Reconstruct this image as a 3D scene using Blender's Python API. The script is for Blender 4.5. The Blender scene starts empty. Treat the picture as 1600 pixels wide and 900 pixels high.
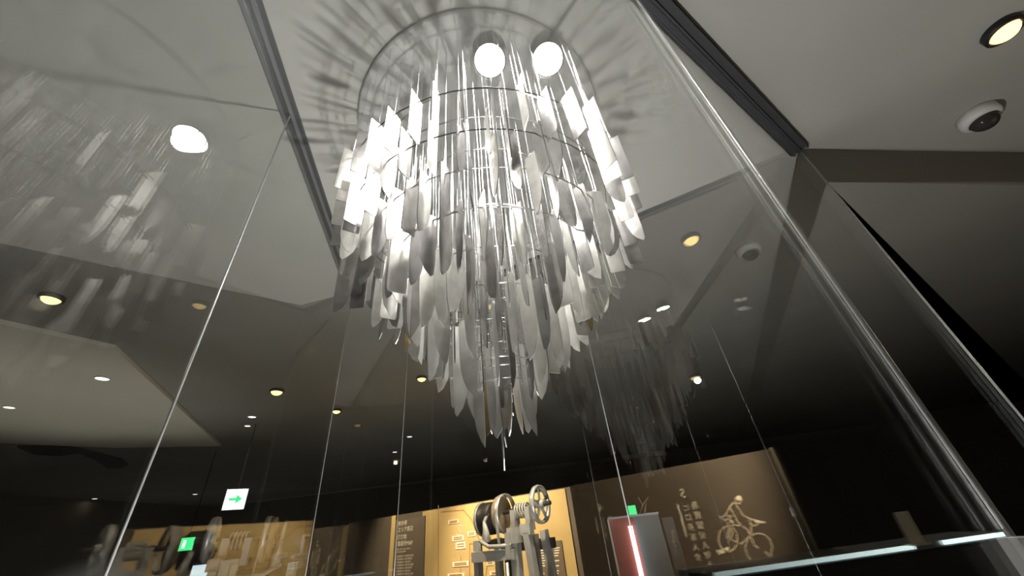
import bpy, math, random
from mathutils import Vector, Matrix
random.seed(7)
sc = bpy.context.scene
COL = sc.collection

# ------------------------------------------------------------------ camera
EYE = 1.55                 # camera height
S = 1.65                   # ceiling above the camera
H = EYE + S                # ceiling height
F = 578.0                  # focal length in pixels of the 1600 x 900 frame
_up = Vector((698 - 800, 431 + 450, -F)).normalized()      # world up in camera axes
_fw = Vector((0, 0, -1))
_Y = (_fw - _up * _fw.dot(_up)).normalized()
_X = _Y.cross(_up)
ROT = Matrix((_X, _Y, _up))                                # camera -> world
cam_d = bpy.data.cameras.new('camera')
cam_d.sensor_width = 36.0
cam_d.lens = F / 1600 * 36.0
cam_d.clip_start = 0.005
cam_d.clip_end = 100
cam = bpy.data.objects.new('camera', cam_d)
COL.objects.link(cam)
cam.matrix_world = Matrix.Translation((0, 0, EYE)) @ ROT.to_4x4()
sc.camera = cam

# ------------------------------------------------------------------ world and exposure
w = bpy.data.worlds.new('world')
sc.world = w
w.use_nodes = True
w.node_tree.nodes['Background'].inputs[0].default_value = (0.10, 0.10, 0.10, 1)
w.node_tree.nodes['Background'].inputs[1].default_value = 0.3
vs = sc.view_settings
vs.view_transform = 'Standard'
vs.look = 'None'
vs.gamma = 1.0
vs.use_curve_mapping = False
vs.exposure = 0.0
sc.cycles.transparent_max_bounces = 32
sc.cycles.max_bounces = 12
sc.cycles.glossy_bounces = 6
sc.cycles.diffuse_bounces = 4

UPLIGHT = 150.0            # lamp on the pedestal under the chandelier
SPOT = 24.0                # each bright chandelier spotlight
WCOL = (1, .83, .60)
WARM = 150.0               # warm exhibition spots

# ------------------------------------------------------------------ plan geometry
def ray(px, py):
    return ROT @ Vector((px - 800, -(py - 450), -F))
def at_z(px, py, z):
    r = ray(px, py)
    return Vector((0, 0, EYE)) + r * ((z - EYE) / r.z)
def pol(az, d, z=0.0):
    a = math.radians(az)
    return Vector((math.cos(a) * d, math.sin(a) * d, z))
def xy(v):
    return Vector((v[0], v[1], 0))

PHI = math.radians(37.8)
FRONT_N = Vector((-math.sin(PHI), math.cos(PHI), 0))       # into the case
FRONT_D = Vector((math.cos(PHI), math.sin(PHI), 0))
EPS = 0.085                                                 # gap between lens and front glass
def mirror(p):                                             # in the front glass
    return p - FRONT_N * (2 * (p.dot(FRONT_N) - EPS))

C1 = FRONT_D * (1.356 * S) + FRONT_N * EPS                 # right far corner
CX = xy(at_z(641, 486, H))
C3 = xy(at_z(550, 456, H))
R3D = (xy(at_z(392, 0, H)) - C3).normalized()
# meeting of left side with front line
def meet(p, d, q, e):
    den = d.x * e.y - d.y * e.x
    t = ((q.x - p.x) * e.y - (q.y - p.y) * e.x) / den
    return p + d * t
CF = meet(C3, R3D, FRONT_N * EPS, FRONT_D)                 # left near corner (behind the camera)
AX = Vector((-0.040 * S, 0.707 * S, 0))                    # chandelier axis

# ------------------------------------------------------------------ mesh helper
class MB:
    def __init__(s): s.v = []; s.f = []
    def add(s, vs_, fs):
        b = len(s.v); s.v += [tuple(p) for p in vs_]; s.f += [tuple(i + b for i in f) for f in fs]
    def box(s, c, size, M=None):
        x, y, z = (q / 2 for q in size); c = Vector(c)
        P = [Vector((sx * x, sy * y, sz * z)) for sx in (-1, 1) for sy in (-1, 1) for sz in (-1, 1)]
        P = [c + (M @ p if M else p) for p in P]
        s.add(P, [(0, 1, 3, 2), (4, 6, 7, 5), (0, 4, 5, 1), (2, 3, 7, 6), (0, 2, 6, 4), (1, 5, 7, 3)]); return s
    def bar(s, a, b, wdt, hgt, side=None):
        a = Vector(a); b = Vector(b); d = (b - a); L = d.length; d.normalize()
        u = Vector(side) if side else (Vector((0, 0, 1)) if abs(d.z) < .9 else Vector((1, 0, 0)))
        u = (u - d * u.dot(d)).normalized(); v = d.cross(u)
        M = Matrix((d, v, u)).transposed()
        return s.box((a + b) / 2, (L, wdt, hgt), M)
    def tube(s, pts, r, n=6, closed=False, caps=True):
        pts = [Vector(p) for p in pts]; N = len(pts); rings = []
        for i, p in enumerate(pts):
            if closed: t = pts[(i + 1) % N] - pts[i - 1]
            else: t = pts[min(i + 1, N - 1)] - pts[max(i - 1, 0)]
            t.normalize()
            u = Vector((0, 0, 1)) if abs(t.z) < .9 else Vector((1, 0, 0))
            u = (u - t * u.dot(t)).normalized(); v = t.cross(u)
            rr = r[i] if isinstance(r, (list, tuple)) else r
            rings.append([p + (u * math.cos(k * 2 * math.pi / n) + v * math.sin(k * 2 * math.pi / n)) * rr for k in range(n)])
        V = [p for g in rings for p in g]; Fc = []
        for i in range(N if closed else N - 1):
            j = (i + 1) % N
            for k in range(n):
                l = (k + 1) % n
                Fc.append((i * n + k, i * n + l, j * n + l, j * n + k))
        if caps and not closed:
            Fc.append(tuple(range(n))[::-1]); Fc.append(tuple((N - 1) * n + k for k in range(n)))
        s.add(V, Fc); return s
    def lathe(s, prof, n=24, M=None, o=(0, 0, 0)):             # prof: (r, z) about local z
        o = Vector(o); V = []; Fc = []; N = len(prof)
        for (r, z) in prof:
            for k in range(n):
                a = k * 2 * math.pi / n
                p = Vector((r * math.cos(a), r * math.sin(a), z)); V.append(o + (M @ p if M else p))
        for i in range(N - 1):
            for k in range(n):
                l = (k + 1) % n
                Fc.append((i * n + k, i * n + l, (i + 1) * n + l, (i + 1) * n + k))
        s.add(V, Fc); return s
    def disc(s, c, r, n=24, M=None, flip=False):
        c = Vector(c)
        V = [c + (M @ Vector((r * math.cos(k * 2 * math.pi / n), r * math.sin(k * 2 * math.pi / n), 0)) if M else Vector((r * math.cos(k * 2 * math.pi / n), r * math.sin(k * 2 * math.pi / n), 0))) for k in range(n)]
        f = tuple(range(n)); s.add(V, [f[::-1] if flip else f]); return s
    def prism(s, poly, z0, z1):
        n = len(poly)
        V = [(p[0], p[1], z0) for p in poly] + [(p[0], p[1], z1) for p in poly]
        Fc = [tuple(range(n))[::-1], tuple(range(n, 2 * n))] + [(i, (i + 1) % n, n + (i + 1) % n, n + i) for i in range(n)]
        s.add(V, Fc); return s
    def mesh(s, name, smooth=False):
        m = bpy.data.meshes.new(name); m.from_pydata(s.v, [], s.f); m.update()
        import bmesh
        bm = bmesh.new(); bm.from_mesh(m); bmesh.ops.recalc_face_normals(bm, faces=bm.faces); bm.to_mesh(m); bm.free()
        if smooth:
            for p in m.polygons: p.use_smooth = True
        return m
    def build(s, name, mat, parent=None, smooth=False, loc=None):
        m = s.mesh(name, smooth); m.materials.append(mat)
        o = bpy.data.objects.new(name, m); COL.objects.link(o)
        if parent: o.parent = parent
        if loc is not None: o.location = loc
        return o

def tag(o, label=None, cat=None, group=None, kind=None):
    if label: o['label'] = label
    if cat: o['category'] = cat
    if group: o['group'] = group
    if kind: o['kind'] = kind
    return o
def empty(name, loc, rz=0.0):
    o = bpy.data.objects.new(name, None); COL.objects.link(o)
    o.location = loc; o.rotation_euler = (0, 0, rz); o.empty_display_size = .05
    return o
def copy_part(o, parent):
    c = o.copy(); COL.objects.link(c); c.parent = parent
    return c

# ------------------------------------------------------------------ materials
def mat(name, col, rough=.6, metal=0.0, var=0.0, scale=6.0, spec=.5, bump=0.0):
    m = bpy.data.materials.new(name); m.use_nodes = True
    nt = m.node_tree; b = nt.nodes['Principled BSDF']
    b.inputs['Roughness'].default_value = rough; b.inputs['Metallic'].default_value = metal
    b.inputs['Specular IOR Level'].default_value = spec
    c = (*col, 1)
    b.inputs['Base Color'].default_value = c
    if var > 0:
        tc = nt.nodes.new('ShaderNodeTexCoord'); n = nt.nodes.new('ShaderNodeTexNoise')
        n.inputs['Scale'].default_value = scale; n.inputs['Detail'].default_value = 5
        nt.links.new(tc.outputs['Object'], n.inputs['Vector'])
        r = nt.nodes.new('ShaderNodeValToRGB')
        r.color_ramp.elements[0].position = .3; r.color_ramp.elements[1].position = .7
        r.color_ramp.elements[0].color = (*[q * (1 - var) for q in col], 1)
        r.color_ramp.elements[1].color = (*[min(1, q * (1 + var)) for q in col], 1)
        nt.links.new(n.outputs['Fac'], r.inputs['Fac']); nt.links.new(r.outputs['Color'], b.inputs['Base Color'])
        if bump > 0:
            bp = nt.nodes.new('ShaderNodeBump'); bp.inputs['Strength'].default_value = bump
            bp.inputs['Distance'].default_value = .01
            nt.links.new(n.outputs['Fac'], bp.inputs['Height']); nt.links.new(bp.outputs['Normal'], b.inputs['Normal'])
    return m
def emit(name, col, strength):
    m = bpy.data.materials.new(name); m.use_nodes = True
    nt = m.node_tree; nt.nodes.clear()
    e = nt.nodes.new('ShaderNodeEmission'); o = nt.nodes.new('ShaderNodeOutputMaterial')
    e.inputs[0].default_value = (*col, 1); e.inputs[1].default_value = strength
    nt.links.new(e.outputs[0], o.inputs[0]); return m
def glass_mat(name, tint, f0, top=1.0):
    m = bpy.data.materials.new(name); m.use_nodes = True
    nt = m.node_tree; nt.nodes.clear(); L = nt.links
    lw = nt.nodes.new('ShaderNodeLayerWeight'); lw.inputs['Blend'].default_value = .5
    pw = nt.nodes.new('ShaderNodeMath'); pw.operation = 'POWER'; pw.inputs[1].default_value = 5
    ml = nt.nodes.new('ShaderNodeMath'); ml.operation = 'MULTIPLY_ADD'; ml.inputs[1].default_value = top - f0; ml.inputs[2].default_value = f0
    tr = nt.nodes.new('ShaderNodeBsdfTransparent'); tr.inputs[0].default_value = (*tint, 1)
    gl = nt.nodes.new('ShaderNodeBsdfGlossy'); gl.inputs['Roughness'].default_value = 0.0
    gl.inputs['Color'].default_value = (1, 1, 1, 1)
    mx = nt.nodes.new('ShaderNodeMixShader'); o = nt.nodes.new('ShaderNodeOutputMaterial')
    L.new(lw.outputs['Facing'], pw.inputs[0]); L.new(pw.outputs[0], ml.inputs[0]); L.new(ml.outputs[0], mx.inputs[0])
    L.new(tr.outputs[0], mx.inputs[1]); L.new(gl.outputs[0], mx.inputs[2]); L.new(mx.outputs[0], o.inputs[0])
    return m

M_CEIL = mat('ceiling_paint', (.50, .50, .47), .8, var=.05, scale=1.5, bump=.02)
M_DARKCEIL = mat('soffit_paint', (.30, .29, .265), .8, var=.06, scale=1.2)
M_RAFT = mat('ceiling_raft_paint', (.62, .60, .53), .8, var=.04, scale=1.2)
M_WALL = mat('dark_wall_paint', (.24, .225, .20), .8, var=.1, scale=.8)
M_FLOOR = mat('dark_floor', (.20, .18, .16), .5, var=.15, scale=3)
M_RAIL = mat('rail_metal', (.14, .145, .16), .4, .6, var=.08, scale=4)
M_RAILSTRIP = mat('rail_strip_metal', (.42, .43, .45), .35, .7, var=.05, scale=4)
M_JOINT = mat('clear_joint', (.80, .82, .82), .30, .65, var=.08, scale=9)
M_GLASS = glass_mat('pane_glass', (.985, .99, .985), .045)
M_GLASSL = glass_mat('left_pane_glass', (.985, .99, .985), .065, .14)
M_GLASSR = glass_mat('right_pane_glass', (.985, .99, .985), .085, .8)
M_PLATE = mat('plate_paint', (.50, .50, .49), .55, .0, var=.06, scale=4)
STEEL = [mat('blade_steel', (.60, .585, .585), .22, 1, var=.22, scale=14, bump=.12),
         mat('blade_steel_pale', (.88, .87, .84), .42, 1, var=.14, scale=18, bump=.1),
         mat('blade_steel_dull', (.42, .405, .41), .32, 1, var=.28, scale=11, bump=.15)]
M_AMBER = mat('blade_steel_amber', (.55, .44, .24), .35, 1, var=.25, scale=10, bump=.1)
M_WIRE = mat('wire_steel', (.88, .88, .88), .22, 1, var=.05, scale=20)
M_WHITE = mat('white_plastic', (.82, .82, .80), .4, var=.03)
M_DOME = mat('smoked_dome', (.05, .045, .045), .08, 0, var=.05)
M_BLACK = mat('black_metal', (.03, .03, .03), .45, .3, var=.1)
M_COOL = emit('spot_lens', (1, .97, .90), 70)
M_WARMLENS = emit('warm_lens', (1, .66, .24), 3.2)
M_DOWN = emit('downlight_lens', (.80, .90, 1), 3.0)
M_DOWNW = emit('downlight_lens_warm', (1, .85, .62), 4.0)
M_MACH = mat('machine_grey_paint', (.50, .49, .45), .5, .2, var=.18, scale=9)
M_MACHD = mat('machine_dark_iron', (.055, .05, .048), .5, .5, var=.2, scale=9)
M_BELT = mat('machine_leather_belt', (.34, .25, .15), .7, var=.2, scale=12)
M_BRIGHT = mat('machine_bright_rim', (.72, .71, .67), .35, .6, var=.1, scale=9)
M_MAP = mat('map_board_ochre', (.56, .39, .15), .65, var=.06, scale=2.2)
M_BROWN = mat('board_brown', (.115, .090, .062), .6, var=.08, scale=2)
M_CREAM = mat('print_cream', (.86, .78, .58), .6, var=.03)
M_LINE = mat('print_pale_line', (.60, .50, .35), .6, var=.05)
M_MAPLINE = mat('print_map_line', (.38, .20, .06), .6, var=.05)
M_RED = mat('panel_red', (.42, .10, .085), .5, var=.06)
M_SLATE = mat('panel_slate', (.22, .25, .27), .4, var=.06)
M_TUBE = emit('tube_light', (.97, .97, 1), 5)
M_GREEN = emit('sign_green', (.05, .75, .22), 1.6)
M_SIGNW = emit('sign_white', (.86, 1, .93), 2.2)
M_LED = emit('counter_led', (.75, .95, .92), 2.2)

def text_mesh(name, body, size, material, parent, M, align='LEFT', space=1.0):
    cu = bpy.data.curves.new(name, 'FONT'); cu.body = body; cu.size = size; cu.align_x = align; cu.align_y = 'TOP'
    cu.space_line = space; cu.resolution_u = 2
    t = bpy.data.objects.new(name, cu); COL.objects.link(t)
    dg = bpy.context.evaluated_depsgraph_get()
    me = bpy.data.meshes.new_from_object(t.evaluated_get(dg)); bpy.data.objects.remove(t)
    me.materials.clear(); me.materials.append(material); me.name = name
    me.transform(M)
    o = bpy.data.objects.new(name, me); COL.objects.link(o); o.parent = parent
    return o

def light(kind, name, loc, energy, col, direction=None, size=.05, angle=None, blend=.5, parent=None):
    d = bpy.data.lights.new(name, kind); d.energy = energy; d.color = col
    if kind == 'SPOT':
        d.spot_size = math.radians(angle); d.spot_blend = blend; d.shadow_soft_size = size
    elif kind == 'POINT': d.shadow_soft_size = size
    o = bpy.data.objects.new(name, d); COL.objects.link(o); o.location = loc
    if direction is not None: o.rotation_euler = Vector(direction).to_track_quat('-Z', 'Y').to_euler()
    if parent: o.parent = parent
    return o

# ================================================================== THE SETTING
tag(MB().box((0, 3, -.05), (30, 30, .1)).build('floor', M_FLOOR), 'dark exhibition hall floor', kind='structure')
# ceiling, leaving out the lowered wedge beyond the bulkhead to the right
BD = pol(8.5, 1)
far = C1 + FRONT_D * 26
right = C1 + BD * 14
poly = [(-14, -11), (14, -11), (right.x, right.y), (C1.x, C1.y), (far.x, far.y), (-14, far.y)]
tag(MB().prism(poly, H, H + .08).build('ceiling', M_CEIL), 'pale grey plaster ceiling', kind='structure')
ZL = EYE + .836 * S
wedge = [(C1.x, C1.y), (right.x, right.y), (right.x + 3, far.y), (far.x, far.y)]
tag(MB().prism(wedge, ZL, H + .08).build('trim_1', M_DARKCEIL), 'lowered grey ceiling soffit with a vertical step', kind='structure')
for nm, c, sz in (('wall_left', (-11, 3, 1.6), (.1, 28, 3.3)), ('wall_right', (11.5, 3, 1.6), (.1, 28, 3.3)),
                  ('wall_back', (0, 14, 1.6), (28, .1, 3.3)), ('wall_front', (0, -8, 1.6), (28, .1, 3.3))):
    tag(MB().box(c, sz).build(nm, M_WALL), 'dark wall of the exhibition hall', kind='structure')

# lighter ceiling raft seen low through the left glass
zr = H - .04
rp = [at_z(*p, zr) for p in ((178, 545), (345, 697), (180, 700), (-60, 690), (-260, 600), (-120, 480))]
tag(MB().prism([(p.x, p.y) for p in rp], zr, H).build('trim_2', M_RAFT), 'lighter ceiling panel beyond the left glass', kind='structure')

# thin slab of darker colour on the ceiling beyond the far sides of the case
m1 = xy(at_z(470, 477, H)); m2 = xy(at_z(320, 446, H)); md = (m2 - m1).normalized()
m3 = m1 + md * 12
dk = [C1, CX, C3, m1, m3, Vector((-13, 13.9, 0)), C1 + FRONT_D * 17.5]
tag(MB().prism([(p.x, p.y) for p in dk], H - .004, H).build('trim_7', mat('dark_ceiling_slab', (.25, .245, .225), .8, var=.08, scale=1.2)), 'darker ceiling slab beyond the far glass', kind='structure')

# ------------------------------------------------------------------ glass case
def vert_line(n, px, py, a, b):
    """plan point on side a-b seen under pixel column px,py at the ceiling"""
    p = at_z(px, py, H)
    return meet(Vector((0, 0, 0)), xy(p).normalized(), a, (b - a).normalized())
TH = .007
def pane(parent, a, b, inward, gm):
    a = a.copy(); b = b.copy(); d = (b - a).normalized(); n = inward.normalized()
    g = .003
    m = MB(); mid = (a + b) / 2 + n * TH / 2
    M = Matrix((d, n, Vector((0, 0, 1)))).transposed()
    m.box((mid.x, mid.y, (H - .02) / 2), ((b - a).length - 2 * g, TH, H - .025), M)
    return m.build('pane', gm, parent)
def joint(parent, p, d, inward, wd=.006):
    n = inward.normalized(); c = p + n * TH / 2
    return MB().tube([(c.x, c.y, .01), (c.x, c.y, H - .016)], wd * .62, 8).build('joint_strip', M_JOINT, parent, True)
LJ = vert_line(0, 886, 388, C1, CX)
NJ = vert_line(0, 432, 228, C3, CF)
FJ = FRONT_N * EPS + FRONT_D * (EPS / math.tan(math.radians(45.2) - PHI))
sides = [('window_1', [CF, FRONT_N * EPS - FRONT_D * .55, FJ, C1], 'tall frameless front glass of the display case beside the viewer'),
         ('window_2', [C1, LJ, CX], 'tall frameless glass behind the knife chandelier on the right'),
         ('window_3', [CX, C3], 'narrow glass bevel pane behind the knife chandelier'),
         ('window_4', [C3, NJ, CF], 'tall frameless glass left of the knife chandelier')]
for nm, pts, lab in sides:
    e = empty(nm, (0, 0, 0)); tag(e, lab, kind='structure')
    inn = AX - pts[0]; d = (pts[-1] - pts[0]).normalized(); inn = inn - d * inn.dot(d)
    for a, b in zip(pts[:-1], pts[1:]): pane(e, a, b, inn, {'window_4': M_GLASSL, 'window_2': M_GLASSR}.get(nm, M_GLASS))
    for p in pts[1:-1]: joint(e, p, d, inn, .005)
    joint(e, pts[0] if nm != 'window_1' else pts[-1], d, inn, .004)
# ceiling rails along the glass
def rail(nm, a, b, inw, wd, off, strips, lab):
    d = (b - a).normalized(); n = inw.normalized()
    m = MB(); mid = (a + b) / 2 + n * off
    M = Matrix((d, n, Vector((0, 0, 1)))).transposed()
    m.box((mid.x, mid.y, H - .008), ((b - a).length, wd, .016), M)
    o = m.build(nm, M_RAIL); tag(o, lab, kind='structure')
    for so, sw, mt, dz in strips:
        c = mid + n * so
        MB().box((c.x, c.y, H - .018 - dz / 2), ((b - a).length - .01, sw, .012 + dz), M).build('rail_fin', mt, o)
def inw(a, b):
    d = (b - a).normalized(); v = AX - a; return v - d * v.dot(d)
rail('trim_3', C1, CF, inw(C1, CF), .085, .0, [(-.034, .010, M_RAIL, .006), (.0, .008, M_RAIL, .002), (.036, .008, M_RAIL, .006)], 'dark double channel rail above the front glass')
rail('trim_4', C1, CX, inw(C1, CX), .060, .0, [(.0, .016, M_RAILSTRIP, .0)], 'grey channel rail above the right glass')
rail('trim_5', CX, C3, inw(CX, C3), .060, .0, [(.0, .016, M_RAIL, .0)], 'grey channel rail above the bevel pane')
rail('trim_6', C3, CF, inw(C3, CF), .075, .0, [(-.024, .014, M_RAILSTRIP, .0), (.014, .014, M_RAILSTRIP, .0)], 'grey channel rail above the left glass')

# ================================================================== CHANDELIER
chand = empty('knife_chandelier', (AX.x, AX.y, H))
tag(chand, 'huge tapering chandelier of hanging steel knife blades in the glass case', 'chandelier')
RP = .355 * S
MB().lathe([(0, 0), (RP, 0), (RP, -.018), (RP - .006, -.022), (0, -.022)], 72).build('ceiling_plate', M_PLATE, chand)
def blade_mesh(outline, spine_x, edge_x):
    import bmesh
    t0, tb, t1 = .0017, .0013, .0002
    xb = spine_x + (edge_x - spine_x) * .66
    def th(x):
        if x <= xb: return t0 + (tb - t0) * (x - spine_x) / (xb - spine_x)
        return tb + (t1 - tb) * (x - xb) / (edge_x - xb)
    n = len(outline)
    V = [(x, .001, z) for x, z in outline] + [(x, -.001, z) for x, z in outline]
    m = MB(); m.add(V, [tuple(range(n)), tuple(range(n, 2 * n))[::-1]] + [(i, n + i, n + (i + 1) % n, (i + 1) % n) for i in range(n)])
    me = m.mesh('blade'); bm = bmesh.new(); bm.from_mesh(me)
    bmesh.ops.bisect_plane(bm, geom=bm.verts[:] + bm.edges[:] + bm.faces[:], plane_co=(xb, 0, 0), plane_no=(1, 0, 0))
    for v in bm.verts: v.co.y = math.copysign(th(v.co.x), v.co.y)
    bm.to_mesh(me); bm.free()
    return me
W = .052
OUT = {
 'gyuto': [(-W*.5, 0), (W*.34, 0), (W*.40, -.010), (W*.5, -.014), (W*.5, -.120), (W*.45, -.160), (W*.32, -.195), (W*.10, -.222), (-W*.26, -.244), (-W*.40, -.236), (-W*.48, -.19), (-W*.5, -.12)],
 'santoku': [(-W*.5, 0), (W*.46, 0), (W*.5, -.006), (W*.5, -.15), (W*.46, -.190), (W*.38, -.215), (W*.26, -.226), (W*.04, -.214), (-W*.26, -.185), (-W*.44, -.15), (-W*.5, -.11)],
 'nakiri': [(-W*.5, 0), (W*.5, 0), (W*.51, -.10), (W*.5, -.198), (W*.46, -.210), (W*.38, -.215), (-W*.44, -.215), (-W*.5, -.209), (-W*.5, -.09)],
 'petty': [(-W*.36, 0), (W*.30, 0), (W*.36, -.012), (W*.36, -.12), (W*.31, -.17), (W*.18, -.205), (-W*.08, -.235), (-W*.26, -.250), (-W*.32, -.225), (-W*.35, -.16), (-W*.36, -.09)],
 'deba': [(-W*.56, 0), (W*.40, 0), (W*.46, -.014), (W*.58, -.020), (W*.58, -.12), (W*.50, -.16), (W*.30, -.20), (-W*.02, -.228), (-W*.36, -.240), (-W*.50, -.20), (-W*.55, -.12)],
 'slab': [(-W*.5, 0), (W*.46, 0), (W*.5, -.005), (W*.5, -.205), (W*.44, -.212), (-W*.5, -.212), (-W*.5, -.10)],
}
BL = {}
for k, ol in OUT.items():
    for j, st in enumerate(STEEL + [M_AMBER]):
        xs = [p[0] for p in ol]
        me = blade_mesh(ol, min(xs), max(xs)); me.name = 'blade_' + k; me.materials.append(st); BL[k, j] = me
WIRE = MB().tube([(0, 0, 0), (0, 0, 1)], 1.0, 5).mesh('hanging_wire', True); WIRE.materials.append(M_WIRE)
CLIP = MB().tube([(-.004, 0, -.020), (-.004, 0, -.004), (0, 0, .004), (.004, 0, -.004), (.004, 0, -.020)], .0017, 4).mesh('clip', True); CLIP.materials.append(M_WIRE)
# tier: radius, top z, blade length scale, count, turn spread, phase (z and r in ceiling units above the eye)
TIERS = [(.342, .705, .225, 44, 6, 0.0), (.322, .610, .215, 44, 8, .5), (.280, .562, .222, 46, 24, 0.2),
         (.230, .515, .235, 42, 28, .6), (.180, .465, .245, 36, 30, .1), (.132, .415, .252, 28, 32, .4),
         (.086, .366, .262, 17, 36, .7), (.046, .318, .280, 8, 45, .3), (.016, .302, .290, 3, 60, .1)]
kinds = list(OUT)
wts = [[0, 0, 3, 0, 0, 7], [1, 2, 4, 0, 0, 5], [4, 4, 3, 2, 2, 1], [5, 4, 2, 2, 3, 0], [5, 3, 1, 3, 3, 0], [6, 2, 1, 3, 3, 0], [7, 2, 0, 3, 3, 0], [6, 1, 0, 3, 2, 0], [4, 0, 0, 3, 1, 0]]
LAMPS = [xy(at_z(px, py, H - .075)) - AX for px, py in ((765, 92), (855, 90), (607, 238))]
for ti, (r, zt, ln, cnt, spread, ph) in enumerate(TIERS):
    R = r * S; zt_ = EYE + zt * S - H
    hz = zt_ - .040
    MB().tube([((R - .0) * math.cos(k * 2 * math.pi / 64), (R - .0) * math.sin(k * 2 * math.pi / 64), hz) for k in range(64)], .0022, 5, closed=True).build('hoop', M_WIRE if ti > 1 else M_BLACK, chand, True)
    for i in range(cnt):
        a = (i + ph + random.uniform(-.18, .18)) * 2 * math.pi / cnt
        rr = R + random.uniform(-.012, .012)
        z = zt_ + random.uniform(-.022, .022)
        for _ in range(60):                                   # keep the wires clear of the spotlights
            if min((Vector((rr * math.cos(a), rr * math.sin(a), 0)) - q).length for q in LAMPS) > .085: break
            q0 = min(LAMPS, key=lambda q: (Vector((rr * math.cos(a), rr * math.sin(a), 0)) - q).length)
            rr += .006 if rr > q0.length else -.006
        k = random.choices(kinds, wts[ti])[0]
        j = random.choices([0, 1, 2, 3], [4, 4 + ti * .7, 3, .6 if ti > 2 else 0])[0]
        b = bpy.data.objects.new('knife_blade', BL[k, j]); COL.objects.link(b); b.parent = chand
        b.location = (rr * math.cos(a), rr * math.sin(a), z)
        flip = math.pi if random.random() < .5 else 0
        b.rotation_euler = (math.radians(random.uniform(-.7, .7)), math.radians(random.uniform(-.7, .7)), a + flip + math.radians(random.gauss(0, spread * .7)))
        sl = ln / .235 * random.uniform(.92, 1.1)
        b.scale = (random.uniform(.92, 1.12), 1, sl)
        wobj = bpy.data.objects.new('hanging_wire', WIRE); COL.objects.link(wobj); wobj.parent = b
        wr = .0014 if ti < 2 else .0018
        wobj.matrix_parent_inverse = Matrix.Identity(4)
        L = (-.022 - z)
        wobj.location = (0, 0, -.012 / sl); wobj.scale = (wr, wr, (L + .012) / sl)
        c = bpy.data.objects.new('clip', CLIP); COL.objects.link(c); c.parent = b
        c.location = (0, 0, .004)
# bright inner hoops and thin central rods
for r, z in ((.062, .345), (.062, .330), (.066, .300), (.064, .272), (.058, .258), (.052, .235), (.30, .66), (.28, .80), (.18, .55), (.20, .70)):
    R = r * S; zz = EYE + z * S - H
    MB().tube([(R * math.cos(k * 2 * math.pi / 48), R * math.sin(k * 2 * math.pi / 48), zz) for k in range(48)], .0022, 5, closed=True).build('hoop', M_WIRE, chand, True)
for i in range(14):
    a = i * 2 * math.pi / 14; R = .062 * S
    MB().tube([(R * math.cos(a), R * math.sin(a), -.02), (R * math.cos(a), R * math.sin(a), EYE + (.22 + .03 * (i % 3)) * S - H)], .0022, 5).build('rod', M_WIRE, chand, True)
for i in range(8):
    a = i * 2 * math.pi / 8 + .2; R = .20 * S
    MB().tube([(R * math.cos(a), R * math.sin(a), -.02), (R * math.cos(a), R * math.sin(a), EYE + .42 * S - H)], .0024, 5).build('rod', M_WIRE, chand, True)

# ------------------------------------------------------------------ spotlights on the chandelier plate
def chandelier_spot(px, py, lab, en):
    p = at_z(px, py, H - .075)
    e = empty('chandelier_spotlight', (p.x, p.y, H - .022)); tag(e, lab, 'spotlight', 'bright spotlights on the chandelier plate')
    aim = Vector((0, 0, -1)); toc = (Vector((0, 0, EYE)) - p).normalized()
    aim = (aim * .75 + toc * .55).normalized()
    q = aim.to_track_quat('Z', 'Y').to_matrix()
    o = Vector((0, 0, -.060))
    MB().tube([(0, 0, 0), (0, 0, -.05)], .010, 8).build('stem', M_BLACK, e)
    MB().lathe([(.0, -.042), (.034, -.040), (.056, -.02), (.064, .018), (.061, .018), (.058, .012)], 24, q, o).build('housing', M_BLACK, e, True)
    MB().disc(o + q @ Vector((0, 0, .013)), .060, 24, q).build('lens', M_COOL, e)
    light('SPOT', 'spot_lamp', o + q @ Vector((0, 0, .05)), en, (1, .96, .9), aim, .04, 130, .6, e)
chandelier_spot(765, 92, 'left of the two glaring white spotlights at the top of the chandelier', SPOT)
chandelier_spot(855, 90, 'right of the two glaring white spotlights at the top of the chandelier', SPOT)
chandelier_spot(607, 238, 'white spotlight glinting between the knives on the left of the chandelier', SPOT * .3)

# pedestal with an uplight under the chandelier
ped = empty('uplight_pedestal', (AX.x, AX.y, 0)); tag(ped, 'black pedestal with a round uplight beneath the knife chandelier', 'pedestal')
MB().box((0, 0, .34), (.42, .42, .68)).build('plinth', M_BLACK, ped)
MB().lathe([(.0, .68), (.10, .68), (.11, .73), (.105, .75), (.09, .735), (0, .73)], 24).build('lamp_bowl', M_BLACK, ped, True)
MB().disc((0, 0, .74), .085, 24).build('lens', emit('uplight_lens', (1, .98, .93), 20), ped)
light('SPOT', 'uplight_lamp', (0, 0, .79), UPLIGHT, (1, .985, .95), (0, 0, 1), .03, 165, .35, ped)

# floor uplight added out of view to brighten the pale ceiling panel at left
fu = at_z(110, 625, H); fl = empty('added_fill_uplight', (fu.x, fu.y, 0)); tag(fl, 'added unseen floor uplight brightening the pale ceiling panel at left', 'uplight')
MB().lathe([(0, 0), (.12, 0), (.12, .05), (.10, .09), (.085, .09), (.08, .075), (0, .07)], 24).build('housing', M_BLACK, fl, True)
MB().disc((0, 0, .08), .075, 20).build('lens', emit('added_fill_lens', (1, .95, .82), 10), fl)
light('SPOT', 'added_fill_lamp', (0, 0, .12), 75, (1, .96, .84), (0, 0, 1), .05, 75, .8, fl)

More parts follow.
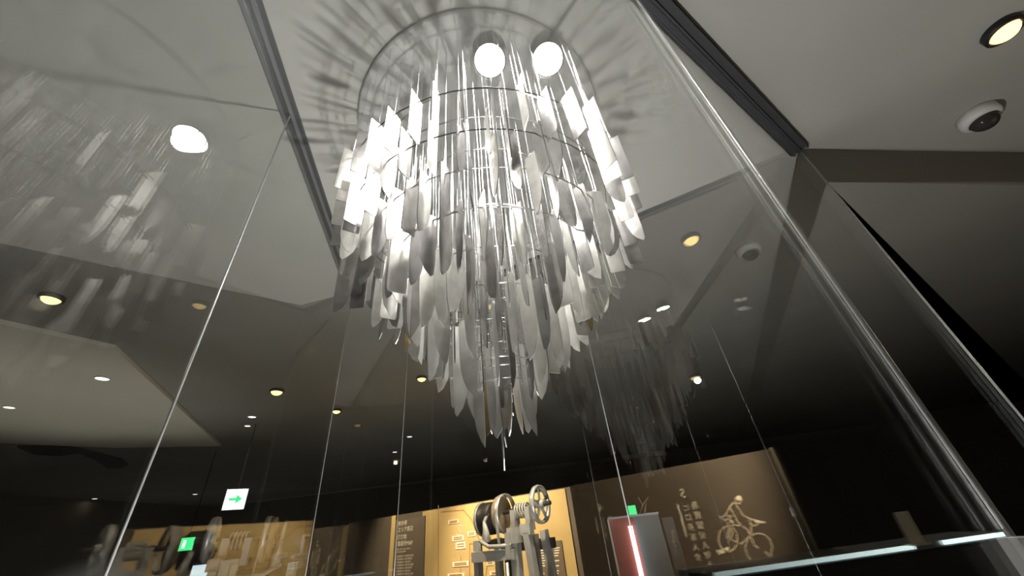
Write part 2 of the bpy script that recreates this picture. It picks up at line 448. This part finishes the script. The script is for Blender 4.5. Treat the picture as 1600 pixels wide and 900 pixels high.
# ================================================================== CEILING FIXTURES
def dome(px, py, lab):
    p = at_z(px, py, H - .05)
    e = empty('dome_camera', (p.x, p.y, H)); tag(e, lab, 'security camera')
    MB().lathe([(0, 0), (.082, 0), (.082, -.045), (.076, -.056), (.064, -.060), (0, -.060)], 32).build('housing', M_WHITE, e, True)
    MB().lathe([(.060, -.060)] + [(.058 * math.cos(t * math.pi / 16), -.060 - .052 * math.sin(t * math.pi / 16)) for t in range(8)] + [(.001, -.112)], 28).build('dome', M_DOME, e, True)
dome(1535, 187, 'white round dome camera with smoked dome on the ceiling at right')
def warm_spot(p, target, lab, en, r=.05, ang=75, aimcam=False):
    e = empty('track_spotlight', (p.x, p.y, H)); tag(e, lab, 'spotlight', 'warm exhibition spotlights')
    o = Vector((0, 0, -.035)); src = Vector((p.x, p.y, H)) + o
    aim = (target - src).normalized()
    MB().lathe([(r * 1.2, 0), (r * 1.3, 0), (r * 1.3, -.030), (r * 1.05, -.034), (r * 1.0, -.02)], 24).build('housing', M_BLACK, e, True)
    MB().lathe([(r * 1.0 * math.cos(t * math.pi / 12), -.022 - r * .75 * math.sin(t * math.pi / 12)) for t in range(6)] + [(.001, -.022 - r * .75)], 20).build('lens', M_WARMLENS, e, True)
    light('SPOT', 'warm_lamp', o + aim * .09, en, WCOL, aim, .04, ang, .7, e)
def downlight(px, py, lab, r, m, spot=0):
    zc_ = H - .04 if (px, py) in ((160, 591), (15, 636)) else H - .004
    p = at_z(px, py, zc_)
    e = empty('downlight', (p.x, p.y, zc_)); tag(e, lab, 'downlight', 'recessed ceiling downlights')
    MB().lathe([(r * .92, -.001), (r * 1.15, -.001), (r * 1.15, -.008), (r, -.010), (r * .92, -.004)], 20).build('trim_ring', M_WHITE, e, True)
    MB().disc((0, 0, -.004), r * .92, 20, flip=True).build('lens', m, e)
    if spot: light('SPOT', 'downlight_lamp', (0, 0, -.03), spot, (.95, .97, 1), (0, 0, -1), .05, 120, .8, e)
DL = [(160, 591, 'largest oval downlight on the pale ceiling panel at left', .055, M_DOWN, 0),
      (289, 673, 'downlight right of the pale ceiling panel beyond the left glass', .05, M_DOWN, 0),
      (394, 651, 'bluish downlight just below the warm spotlight left of the chandelier', .05, M_DOWN, 50),
      (43, 682, 'small white downlight at the far left below the pale ceiling panel', .045, M_DOWNW, 0),
      (15, 636, 'small warm downlight nearest the left picture edge', .045, M_DOWNW, 0),
      (148, 779, 'tiny downlight low at the far left near the glass joint', .06, M_DOWNW, 0),
      (201, 796, 'tiny bluish downlight lowest right beside the left glass joint', .06, M_DOWN, 260),
      (305, 772, 'tiny warm downlight left of the exit sign', .06, M_DOWNW, 260),
      (640, 682, 'bluish downlight left of the chandelier tip', .05, M_DOWN, 220),
      (617, 706, 'white downlight at the glass edge left of the chandelier tip', .05, M_DOWN, 0),
      (387, 665, 'small warm downlight right under the bluish downlight', .04, M_DOWNW, 0)]
for a in DL: downlight(*a)
# dark curved slot diffuser low at left
vp = [at_z(px, py, H - .012) for px, py in ((28, 697), (60, 699), (100, 699), (125, 702), (150, 709), (175, 718), (196, 726))]
tag(MB().tube(vp, [.02, .10, .12, .06, .08, .14, .05], 4).build('ceiling_vent', M_BLACK), 'dark curved air vent in the ceiling at lower left', 'vent')

# ================================================================== BACK EXHIBIT WALL WITH MAP
ZT = EYE + .35
PA = pol(113.9, .35 / math.tan(math.radians(2.7)))
PB = pol(85.3, .35 / math.tan(math.radians(4.2)))
WD = (PB - PA).normalized(); WN = Vector((WD.y, -WD.x, 0))             # WN faces the camera
if WN.dot(-PA) < 0: WN = -WN
def plane_uz(px, py, o, d, n):
    r = ray(px, py); t = o.dot(n) / r.dot(n); q = r * t
    return (q - o).dot(d), q.z + EYE
board = empty('map_wall', (PA.x, PA.y, 0), math.atan2(WD.y, WD.x))     # local x along wall, -y to the camera
tag(board, 'brown and ochre exhibit wall with a knife workshop map behind the machine', 'exhibit wall')
WLEN = (PB - PA).length
MB().box((WLEN / 2, .04, ZT / 2), (WLEN, .08, ZT)).build('wall_panel', M_BROWN, board)
def wuz(px, py): return plane_uz(px, py, PA, WD, WN)
def flat(name, quad, dpt, m, parent=board, fn=wuz, sgn=1):
    P = [fn(*p) for p in quad]
    mb = MB(); V = [(sgn * u, -.001, z) for u, z in P] + [(sgn * u, -.001 - dpt, z) for u, z in P]
    n = len(P)
    mb.add(V, [tuple(range(n)), tuple(range(n, 2 * n))[::-1]] + [(i, (i + 1) % n, n + (i + 1) % n, n + i) for i in range(n)])
    return mb.build(name, m, parent)
def rect(name, px0, px1, ptop, pbot, dpt, m, parent=board):
    u0, z1 = wuz(px0, ptop); u1, _ = wuz(px1, ptop); _, z0 = wuz(px0, pbot)
    return MB().box(((u0 + u1) / 2, -dpt / 2 - .001, (z0 + z1) / 2), (abs(u1 - u0), dpt, abs(z1 - z0)), None).build(name, m, parent)
u0, zt = wuz(661, 815); u1, _ = wuz(884, 770)
ZB = .55
def rect_uz(name, u0, u1, z0, z1, dpt, m, y0=.0, parent=board):
    return MB().box(((u0 + u1) / 2, -y0 - dpt / 2, (z0 + z1) / 2), (abs(u1 - u0), dpt, abs(z1 - z0))).build(name, m, parent)
rect_uz('map_panel', u0, u1, ZB, ZT - .01, .012, M_MAP)
ut0, zt0 = wuz(619, 813); ut1, _ = wuz(666, 806)
title = rect_uz('title_panel', ut0, ut1, ZB, zt0, .020, mat('title_panel_brown', (.15, .115, .08), .6, var=.05), .002)
ul0, zl0 = wuz(834, 848); ul1, _ = wuz(878, 842)
lst = rect_uz('list_panel', ul0, ul1, ZB, zl0, .008, mat('list_panel_brown', (.17, .12, .075), .6, var=.05), .013)
for pxl in (533, 609):
    ua, za = wuz(pxl + 6, 822 if pxl < 600 else 806); ub, _ = wuz(pxl + 12, 822 if pxl < 600 else 806)
    rect_uz('panel_edge_strip', ua, ub, ZB, min(za, ZT), .03, M_MAP, .0)
RX = Matrix.Rotation(math.radians(90), 4, 'X')                        # text upright on local xz facing -y
def wall_text(body, px, py, hpx, m, align='LEFT', parent=board, y=-.0245, name='lettering', space=1.0, sx=1.0):
    u, z = wuz(px, py); _, zb = wuz(px, py + hpx)
    sz = (z - zb) * 1.12
    return text_mesh(name, body, sz, m, parent, Matrix.Translation((u, y, z)) @ RX @ Matrix.Scale(sx, 4, (1, 0, 0)), align, space)
wall_text('堺市堺', 624, 815, 7.5, M_CREAM, sx=.95)
wall_text('エリア周辺', 624, 824.5, 7.5, M_CREAM, sx=.95)
wall_text('打刃物', 623, 836, 7.5, M_CREAM, sx=1.0)
wall_text('事業所MAP', 623, 846, 8, M_CREAM, sx=.92)
for i in range(2): wall_text('Sakai City Area Cutlery' if i == 0 else 'Workshop MAP', 622, 856.5 + i * 4, 3.4, M_CREAM)
for i in range(9):
    wall_text('刃物事業所のご案内周辺地図一覧' [:13 - (i % 3)], 621.5, 868 + i * 4.6, 3.2, M_CREAM, name='lettering')
tags = [(710, 815, 16, 6), (738, 834, 12, 8), (717, 841, 18, 8), (721, 852, 15, 11), (747, 866, 13, 8), (721, 881, 25, 8), (747, 891, 11, 9),
        (714, 899, 26, 7), (782, 867, 10, 8), (767, 879, 10, 8), (807, 876, 9, 8), (778, 895, 22, 6), (847, 836, 6, 5), (746, 817, 6, 6)]
for x, y, wd, hg in tags:
    a = wuz(x - wd / 2, y + wd * .07); b = wuz(x + wd / 2, y - wd * .07); c = wuz(x, y + hg / 2); d = wuz(x, y - hg / 2)
    rect_uz('map_tag', a[0], b[0], c[1], d[1], .005, M_CREAM, .0125)
    for k in (0, 1):
        zz = c[1] + (d[1] - c[1]) * (.34 + .34 * k)
        rect_uz('tag_print', a[0] + (b[0] - a[0]) * .12, a[0] + (b[0] - a[0]) * .88, zz - .006, zz + .006, .001, M_MAPLINE, .0178)
def ribbon(name, pts, wd, m, parent, fn, y, sgn=1):
    P = [fn(*p) for p in pts]; mb = MB()
    for (a, b) in zip(P[:-1], P[1:]):
        d = Vector((b[0] - a[0], 0, b[1] - a[1])); L = d.length
        if L < 1e-6: continue
        d /= L; n = Vector((-d.z, 0, d.x)) * wd / 2; e = d * wd * .3
        A = Vector((a[0], y, a[1])) - e; B = Vector((b[0], y, b[1])) + e
        V = [A + n, B + n, B - n, A - n]
        mb.add([(sgn * v.x, v.y, v.z) for v in V], [(0, 1, 2, 3)])
    return mb.build(name, m, parent)
for ln in ([(690, 800), (725, 797), (738, 812), (752, 850), (756, 900)], [(735, 850), (735, 900)], [(721, 870), (721, 900)], [(735, 850), (752, 848)], [(686, 790), (686, 900)], [(800, 790), (770, 830), (760, 900)], [(742, 865), (742, 890)]):
    ribbon('map_route', ln, .014, M_MAPLINE, board, wuz, -.0130)
ribbon('map_route', [(724, 822), (721, 820), (716, 823), (719, 829), (723, 833), (720, 837), (715, 835)], .02, M_LINE, board, wuz, -.0132)
for cx_ in (838, 850, 862, 872):
    for k in range(11):
        if random.random() < .8: ribbon('list_print', [(cx_ - 4, 856 + k * 4), (cx_ + random.uniform(0, 4), 855.4 + k * 4)], .010, M_CREAM, board, wuz, -.0215)
# lamps for the map wall are added further down; this loop places nothing
for u, lab in ((WLEN * .56, 'hidden'), (WLEN * .86, 'hidden')):
    pass

# ================================================================== REFLECTED SIDE: poster wall and counter on the right (seen in the front glass)
QR = pol(59.6, .35 / math.tan(math.radians(5.2))); QL = pol(86.0, .35 / math.tan(math.radians(4.25)))
VD = (QR - QL).normalized(); VN = Vector((VD.y, -VD.x, 0))
def vuz(px, py): return plane_uz(px, py, QL, VD, VN)
rQL = mirror(QL); rQR = mirror(QR); RD = (rQR - rQL).normalized()
# real wall: local x runs from rQR to rQL (reading direction), -y faces the viewer side
pw = empty('poster_wall', (rQL.x, rQL.y, 0), math.atan2(-RD.y, -RD.x))
tag(pw, 'dark brown exhibit wall with numbered panels and a cyclist line drawing, mirrored in the glass', 'exhibit wall')
VL = (QR - QL).length
MB().box((-VL / 2, .04, ZT / 2), (VL, .08, ZT)).build('wall_panel', M_BROWN, pw)
def vtext(body, px, py, hpx, m, space=1.0, align='CENTER', sx=1.0):
    u, z = vuz(px, py); _, zb = vuz(px, py + hpx); sz = (z - zb) * 1.12
    return text_mesh('lettering', body, sz, m, pw, Matrix.Translation((-u, -.003, z)) @ RX @ Matrix.Scale(sx, 4, (1, 0, 0)), align, space)
def column(chars, px, py, dx, dy, hpx, m):
    for i, ch in enumerate(chars): vtext(ch, px + dx * i, py + dy * i, hpx, m)
vtext('5', 1065, 762, 18, M_CREAM); vtext('4', 937, 785, 16, M_CREAM)
column('ヒロ来電人会', 1072, 787, 3.6, 15.5, 12, M_CREAM)
column('用殿図公人物え', 1085, 784, 4.0, 15.5, 12, M_CREAM)
column('公園墓', 941, 807, 2.2, 12.5, 11, M_LINE)
column('博物館', 954, 805, 1.4, 6.5, 5.5, M_LINE)
column('自転車のまち', 1051, 828, 1.3, 7.5, 6, M_LINE)
ribbon('rule_line', [(1060, 788), (1074, 838)], .014, M_CREAM, pw, vuz, -.003, -1)
ribbon('rule_line', [(931, 808), (936, 833)], .012, M_LINE, pw, vuz, -.003, -1)
cyc = [[(1147, 785), (1141, 793), (1134, 806)], [(1150, 787), (1157, 797), (1163, 806), (1175, 811)], [(1147, 785), (1150, 787)], [(1143, 795), (1152, 812), (1160, 822), (1168, 826), (1174, 836)],
       [(1127, 808), (1134, 806), (1145, 806), (1140, 811), (1131, 812), (1127, 808)], [(1134, 812), (1141, 822), (1150, 820), (1160, 822)], [(1172, 812), (1175, 820), (1182, 822), (1187, 817)],
       [(1152, 780), (1152, 786), (1157, 787), (1160, 781)], [(1175, 822), (1174, 836), (1180, 852), (1187, 856)], [(1141, 822), (1139, 841), (1160, 850), (1174, 836)],
       [(1139 + 15 * math.cos(t * .4488), 842 + 20 * math.sin(t * .4488)) for t in range(15)],
       [(1187 + 21 * math.cos(t * .4488), 856 + 23 * math.sin(t * .4488)) for t in range(15)],
       [(1141, 822), (1146, 834), (1141, 846)], [(1197, 862), (1225, 893)]]
for ln in cyc: ribbon('cyclist_line', ln, .011, M_LINE, pw, vuz, -.003, -1)
def filled(pts, m):
    P = [vuz(*p) for p in pts]; MB().__class__
    mb = MB(); mb.add([(-u, -.003, z) for u, z in P], [tuple(range(len(P)))]); mb.build('cyclist_fill', m, pw)
filled([(1149, 781), (1151, 775), (1157, 774), (1161, 778), (1160, 782)], M_CREAM)
filled([(1175, 810), (1197, 815), (1196, 818), (1182, 817)], M_CREAM)
filled([(1121, 860), (1140, 854), (1142, 861), (1125, 867)], M_CREAM)
filled([(1141, 812), (1145, 812), (1148, 818), (1143, 817)], M_CREAM)
# end post of the poster wall
tag_post = MB().box((-VL + .012, -.02, ZT / 2), (.016, .05, ZT + .01)).build('end_strip', M_LINE, pw)

# display counter below the posters
VA = pol(71.3, .30 / math.tan(math.radians(6.1))); VB = pol(45.6, .30 / math.tan(math.radians(4.1)))
ra, rb = mirror(VA), mirror(VB)
ZC = EYE - .30
cd = (rb - ra).normalized(); cl = (rb - ra).length
cn = empty('display_counter', (ra.x, ra.y, 0), math.atan2(cd.y, cd.x)); tag(cn, 'long dark display counter with glowing glass edge strips, mirrored low in the glass', 'counter')
sgn = 1 if Vector((-cd.y, cd.x, 0)).dot(ra) > 0 else -1          # away from the viewer
MB().box((cl / 2, sgn * .17, (ZC - .04) / 2), (cl, .30, ZC - .04)).build('body', M_BLACK, cn)
MB().box((cl / 2, sgn * .17, ZC - .02), (cl + .02, .34, .03)).build('counter_top', M_SLATE, cn)
for a, b in ((.02, .66), (.76, .98)):
    MB().box((cl * (a + b) / 2, -sgn * .006, ZC - .015), (cl * (b - a), .010, .022)).build('light_strip', M_LED, cn)
# card standing on the counter
vq = pol(53.5, 3.9); p = mirror(vq)
r0 = ray(1432, 842); azc = math.degrees(math.atan2(r0.y, r0.x))
p = mirror(pol(azc, 3.62))
MB_c = MB().box((0, 0, .085), (.10, .004, .17), Matrix.Rotation(math.atan2(cd.y, cd.x), 3, 'Z')); MB_c.box((0, 0, .004), (.10, .07, .008), Matrix.Rotation(math.atan2(cd.y, cd.x), 3, 'Z'))
tag(MB_c.build('card_stand', M_CREAM, None, False, (p.x, p.y, ZC - .005)), 'cream upright card on the dark display counter', 'card')

# warm spots: one direct at the upper right edge (also mirrored in the glass), one further back
pA = at_z(1592, 62, H - .1); pA.z = 0
warm_spot(pA, Vector((*(rQR * .40 + rQL * .60).to_2d(), 1.55)), 'warm orange spotlight on the ceiling at the upper right picture edge', WARM * 10.0, .05, 62)
rb_ = mirror(xy(at_z(1090, 597, H - .1)))
warm_spot(Vector((rb_.x, rb_.y, 0)), Vector((rQR.x, rQR.y, 1.2)), 'warm spotlight mirrored in the glass right of the chandelier tip', WARM * .4, .07)
pC = at_z(430, 622, H - .1); pC.z = 0
warm_spot(pC, Vector((-.22, 3.5, 1.5)), 'warm spotlight hanging beyond the glass left of the chandelier', WARM * 1.2, .06, 30)
pD = at_z(70, 482, H - .1); pD.z = 0
warm_spot(pD, Vector((-2.2, .6, 1.4)), 'warm spotlight at the far left among the mirrored knives', WARM * .3, .05)
# two track heads added unseen behind the chandelier to brighten the map wall
for u, tu, lab, en in ((.72, .80, 'added unseen spotlight behind the chandelier brightening the map wall', WARM * 4.2), (.30, .42, 'added unseen spotlight brightening the left end of the map wall', WARM * 1.6)):
    q = PA + WD * (WLEN * u) + WN * 1.25
    warm_spot(Vector((q.x, q.y, 0)), Vector((*(PA + WD * WLEN * tu).to_2d(), 1.2)), lab, en, .05, 70)

pE = at_z(768, 474, H); pE.z = 0  # lamp added out of sight to light the machine's front faces
warm_spot(pE, Vector((-.22, 3.5, 1.55)), 'added unseen spotlight behind the chandelier, brightening the grey machine', WARM * 1.6, .04, 36)
# ================================================================== FORGING MACHINES
def machine(loc, rz, mx, lab, dark=False):
    e = empty('belt_driven_machine', loc, rz); tag(e, lab, 'machine')
    X = lambda x: x * mx
    def B(nm, m, *boxes):
        mb = MB()
        for c, s_ in boxes: mb.box((X(c[0]), c[1], c[2]), s_)
        return mb.build(nm, m, e)
    RYX = Matrix.Rotation(math.radians(90), 3, 'Y')
    # posts
    for x, y in ((-.26, -.12), (-.26, .16), (.10, -.12), (.10, .16)):
        w_ = .065 if x > 0 else .045
        MB().box((X(x), y, .755), (w_, .06, 1.51)).build('post', M_MACH, e)
    # right slanting legs
    for y in (-.10, .16):
        MB().bar((X(.20), y, 1.53), (X(.36), y, 0.0), .05, .06, (0, 1, 0)).build('slanted_leg', M_MACH, e)
    B('leg_cap', M_MACH, ((.20, -.10, 1.55), (.09, .06, .07)))
    B('cross_beam', M_MACH, ((-.08, -.155, 1.405), (.40, .05, .065)))
    B('rear_beam', M_MACHD, ((-.02, .20, 1.44), (.56, .05, .07)))
    B('side_plate', M_MACH, ((.11, -.14, 1.52), (.10, .06, .10)))
    B('bed_plate', M_MACHD, ((-.09, .02, 1.49), (.34, .26, .03)))
    # shaft with pulleys
    zc = 1.675
    MB().tube([(X(-.34), 0, zc - .01), (X(.38), 0, zc + .03)], .016, 10).build('shaft', M_MACHD, e, True)
    def wheel(nm, x, r, wd, m, rim=None, dz=0):
        mb = MB(); mb.lathe([(0, -wd / 2), (r * .94, -wd / 2), (r, -wd / 2 + .006), (r, wd / 2 - .006), (r * .94, wd / 2), (0, wd / 2)], 32, RYX, (X(x), 0, zc + dz))
        o = mb.build(nm, m, e, True)
        if rim:
            mb = MB(); mb.lathe([(r * 1.0, -wd / 2 - .004), (r * 1.05, -wd / 2 - .004), (r * 1.05, -wd / 2 + .018), (r * 1.0, -wd / 2 + .018)], 32, RYX, (X(x), 0, zc + dz))
            mb.build('rim', rim, o, True)
        return o
    wheel('drum', -.225, .118, .13, M_MACHD, M_MACH, -.02)
    MB().lathe([(0, -.05), (.03, -.05), (.055, -.02), (.06, .0), (.0, .0)], 20, RYX, (X(-.31), 0, zc - .05)).build('hub_cap', M_MACH, e, True)
    wheel('flywheel', -.09, .134, .035, M_BELT, None, .0)
    # belt hoop over the middle
    mb = MB(); mb.lathe([(.137, -.018), (.143, -.018), (.143, .018), (.137, .018)], 36, RYX, (X(-.05), 0, zc)); mb.build('belt', M_BRIGHT, e, True)
    MB().bar((X(-.05), -.143, zc), (X(-.03), -.14, 1.40), .03, .006).build('belt_tail', M_BRIGHT, e)
    # curved bracket
    MB().tube([(X(-.16), -.14, 1.50), (X(-.15), -.15, 1.56), (X(-.17), -.14, 1.63), (X(-.17), -.08, 1.69)], [.04, .026, .014, .010], 8).build('bracket', M_MACH, e, True)
    MB().tube([(X(-.20), -.17, 1.51), (X(-.10), -.19, 1.465), (X(.0), -.19, 1.46), (X(.10), -.18, 1.465)], .014, 8).build('lever', M_MACH, e, True)
    # coil spring
    pts = []
    for t in range(61):
        a = t / 60 * 2 * math.pi * 5; pts.append((X(.06 + .12 * t / 60), .05 * math.cos(a), zc + .005 + .05 * math.sin(a)))
    MB().tube(pts, .008, 5).build('spring', M_MACH, e, True)
    B('bearing', M_MACH, ((.05, -.02, 1.61), (.04, .08, .16)), ((.19, -.02, 1.62), (.04, .08, .16)))
    B('yoke', M_MACH, ((.075, -.175, 1.46), (.04, .04, .16)))
    MB().tube([(X(.06), -.19, 1.36), (X(.06), -.19, .55)], .012, 8).build('pull_rod', M_BRIGHT, e, True)
    # spoked handwheel
    R = .132; cx, cz = X(.285), zc + .03
    rim_ = MB().lathe([(R - .016, -.016), (R, -.020), (R + .004, 0), (R, .020), (R - .016, .016), (R - .020, 0), (R - .016, -.016)], 40, RYX, (cx, 0, cz)).build('handwheel', M_BRIGHT, e, True)
    MB().lathe([(0, -.035), (.026, -.035), (.034, 0), (.026, .035), (0, .035)], 18, RYX, (cx, 0, cz)).build('hub', M_MACH, rim_, True)
    for k in range(5):
        a = k * 2 * math.pi / 5 + .35
        MB().tube([(cx, .02 * math.cos(a), cz + .02 * math.sin(a)), (cx, (R - .01) * math.cos(a), cz + (R - .01) * math.sin(a))], [.013, .009], 6).build('spoke', M_MACH, rim_, True)
    # ram
    MB().box((X(-.04), .02, 1.16), (.08, .08, .62)).build('ram', M_MACHD, e)
    MB().tube([(X(.02), -.02, 1.15), (X(.03), -.02, .5)], .022, 8).build('ram_guide', M_BRIGHT, e, True)
    MB().box((X(0), .02, .06), (.70, .50, .12)).build('base', M_MACHD, e)
    return e
mp = pol(93.6, 3.55)
machine((mp.x, mp.y, 0), math.radians(-30), 1, 'grey belt-driven machine with spoked handwheel in front of the ochre map')
mp2 = pol(123.2, 3.75)  # solid mirrored copy placed where the machine's reflection shows
machine((mp2.x, mp2.y, 0), math.radians(26), -1, 'solid copy of the grey machine standing in for its dim reflection under the exit sign')

# ================================================================== RED PANEL STAND
sp = pol(78.0, 3.7)
st = empty('panel_stand', (sp.x, sp.y, 0), math.radians(-18)); tag(st, 'red and slate display panel stand with a white light tube', 'display stand')
MB().box((-.10, 0, .80), (.20, .03, 1.50)).build('red_panel', M_RED, st)
MB().box((.10, .0, .80), (.20, .03, 1.50)).build('slate_panel', M_SLATE, st)
MB().box((.26, .03, .79), (.085, .03, 1.46)).build('side_panel', mat('panel_grey', (.14, .13, .135), .5, var=.1), st)
MB().box((0, -.0, 1.556), (.41, .045, .015)).build('top_rail', M_RAILSTRIP, st)
MB().box((-.205, 0, .80), (.012, .045, 1.50)).build('edge_strip', M_WHITE, st)
MB().tube([(-.035, -.035, 1.49), (-.035, -.035, .25)], .016, 10).build('light_tube', M_TUBE, st, True)
MB().box((0, 0, .025), (.50, .34, .05)).build('base', M_BLACK, st)
for pts in ([(.06, -.02, 1.56), (.10, -.01, 1.62), (.08, 0, 1.68)], [(.10, -.01, 1.62), (.16, 0, 1.67)], [(.10, -.02, 1.56), (.13, -.01, 1.63)]):
    MB().tube(pts, .006, 5).build('twig', M_BELT, st, True)
# solid stand-in for a green sign's reflection, on an added post behind the stand
gq = pol(77.9, 4.35)
gs = empty('reflected_sign_copy', (gq.x, gq.y, 0), math.radians(-12)); tag(gs, 'small glowing green stand-in for a mirrored sign above the red panel stand', 'sign')
MB().box((0, 0, 1.60), (.075, .03, .085)).build('sign_face', M_GREEN, gs)
MB().tube([(0, 0, 0), (0, 0, 1.56)], .012, 8).build('post', M_BLACK, gs)
MB().box((0, 0, .01), (.2, .2, .02)).build('base', M_BLACK, gs)

# ================================================================== EXIT SIGNS
def exit_sign(px, py, d, sz, lab, arrow):
    r = ray(px, py); q = r * (d / math.hypot(r.x, r.y)); z = EYE + q.z
    az = math.atan2(q.y, q.x)
    e = empty('exit_sign', (q.x, q.y, z), az - math.pi / 2); tag(e, lab, 'exit sign')
    MB().box((0, .03, 0), (sz, .05, sz)).build('housing', M_WHITE, e)
    MB().box((0, .0, 0), (sz * .96, .008, sz * .96)).build('face', M_SIGNW if arrow else M_GREEN, e)
    MB().tube([(0, .03, sz / 2), (0, .03, H - z)], .006, 8).build('stem', M_BLACK, e)
    if arrow:
        mb = MB(); V = [(-.30, -.06), (.02, -.06), (.02, -.22), (.30, 0), (.02, .22), (.02, .06), (-.30, .06)]
        mb.add([(x * sz, -.006, z_ * sz) for x, z_ in V], [tuple(range(7))]); mb.build('arrow', M_GREEN, e)
    else:
        mb = MB(); V = [(-.3, -.3), (-.1, -.3), (-.1, .3), (-.3, .3)]
        mb.add([(x * sz, -.006, z_ * sz) for x, z_ in V], [(0, 1, 2, 3)]); mb.build('figure', M_SIGNW, e)
exit_sign(368, 780, 6.6, .24, 'glowing white exit sign with a green arrow above the dim machine', True)
exit_sign(292, 850, 8.5, .17, 'smaller green exit sign low at left, far back', False)
# pale lit screen at the lower left edge of the dim machine
r = ray(314, 893); q = r * (7.0 / math.hypot(r.x, r.y))
ls = empty('lit_screen', (q.x, q.y, 0), math.atan2(q.y, q.x) - math.pi / 2); tag(ls, 'pale lit screen low beside the dim machine', 'screen')
MB().box((0, 0, EYE + q.z - .1), (.20, .02, .34)).build('screen_face', emit('screen_pale', (.75, .95, 1), 1.0), ls)
MB().box((0, .03, (EYE + q.z + .1) / 2), (.22, .04, EYE + q.z + .1)).build('frame', M_BLACK, ls)

# white clip on the near glass joint
zc = EYE - .078
MB_j = MB().box((0, 0, 0), (.016, .020, .050), Matrix.Rotation(PHI, 3, 'Z'))
tag(MB_j.build('glass_clip', M_WHITE, None, False, (FJ.x + FRONT_N.x * .004, FJ.y + FRONT_N.y * .004, zc)), 'white clip on the near glass joint at the lower right corner', 'clip')
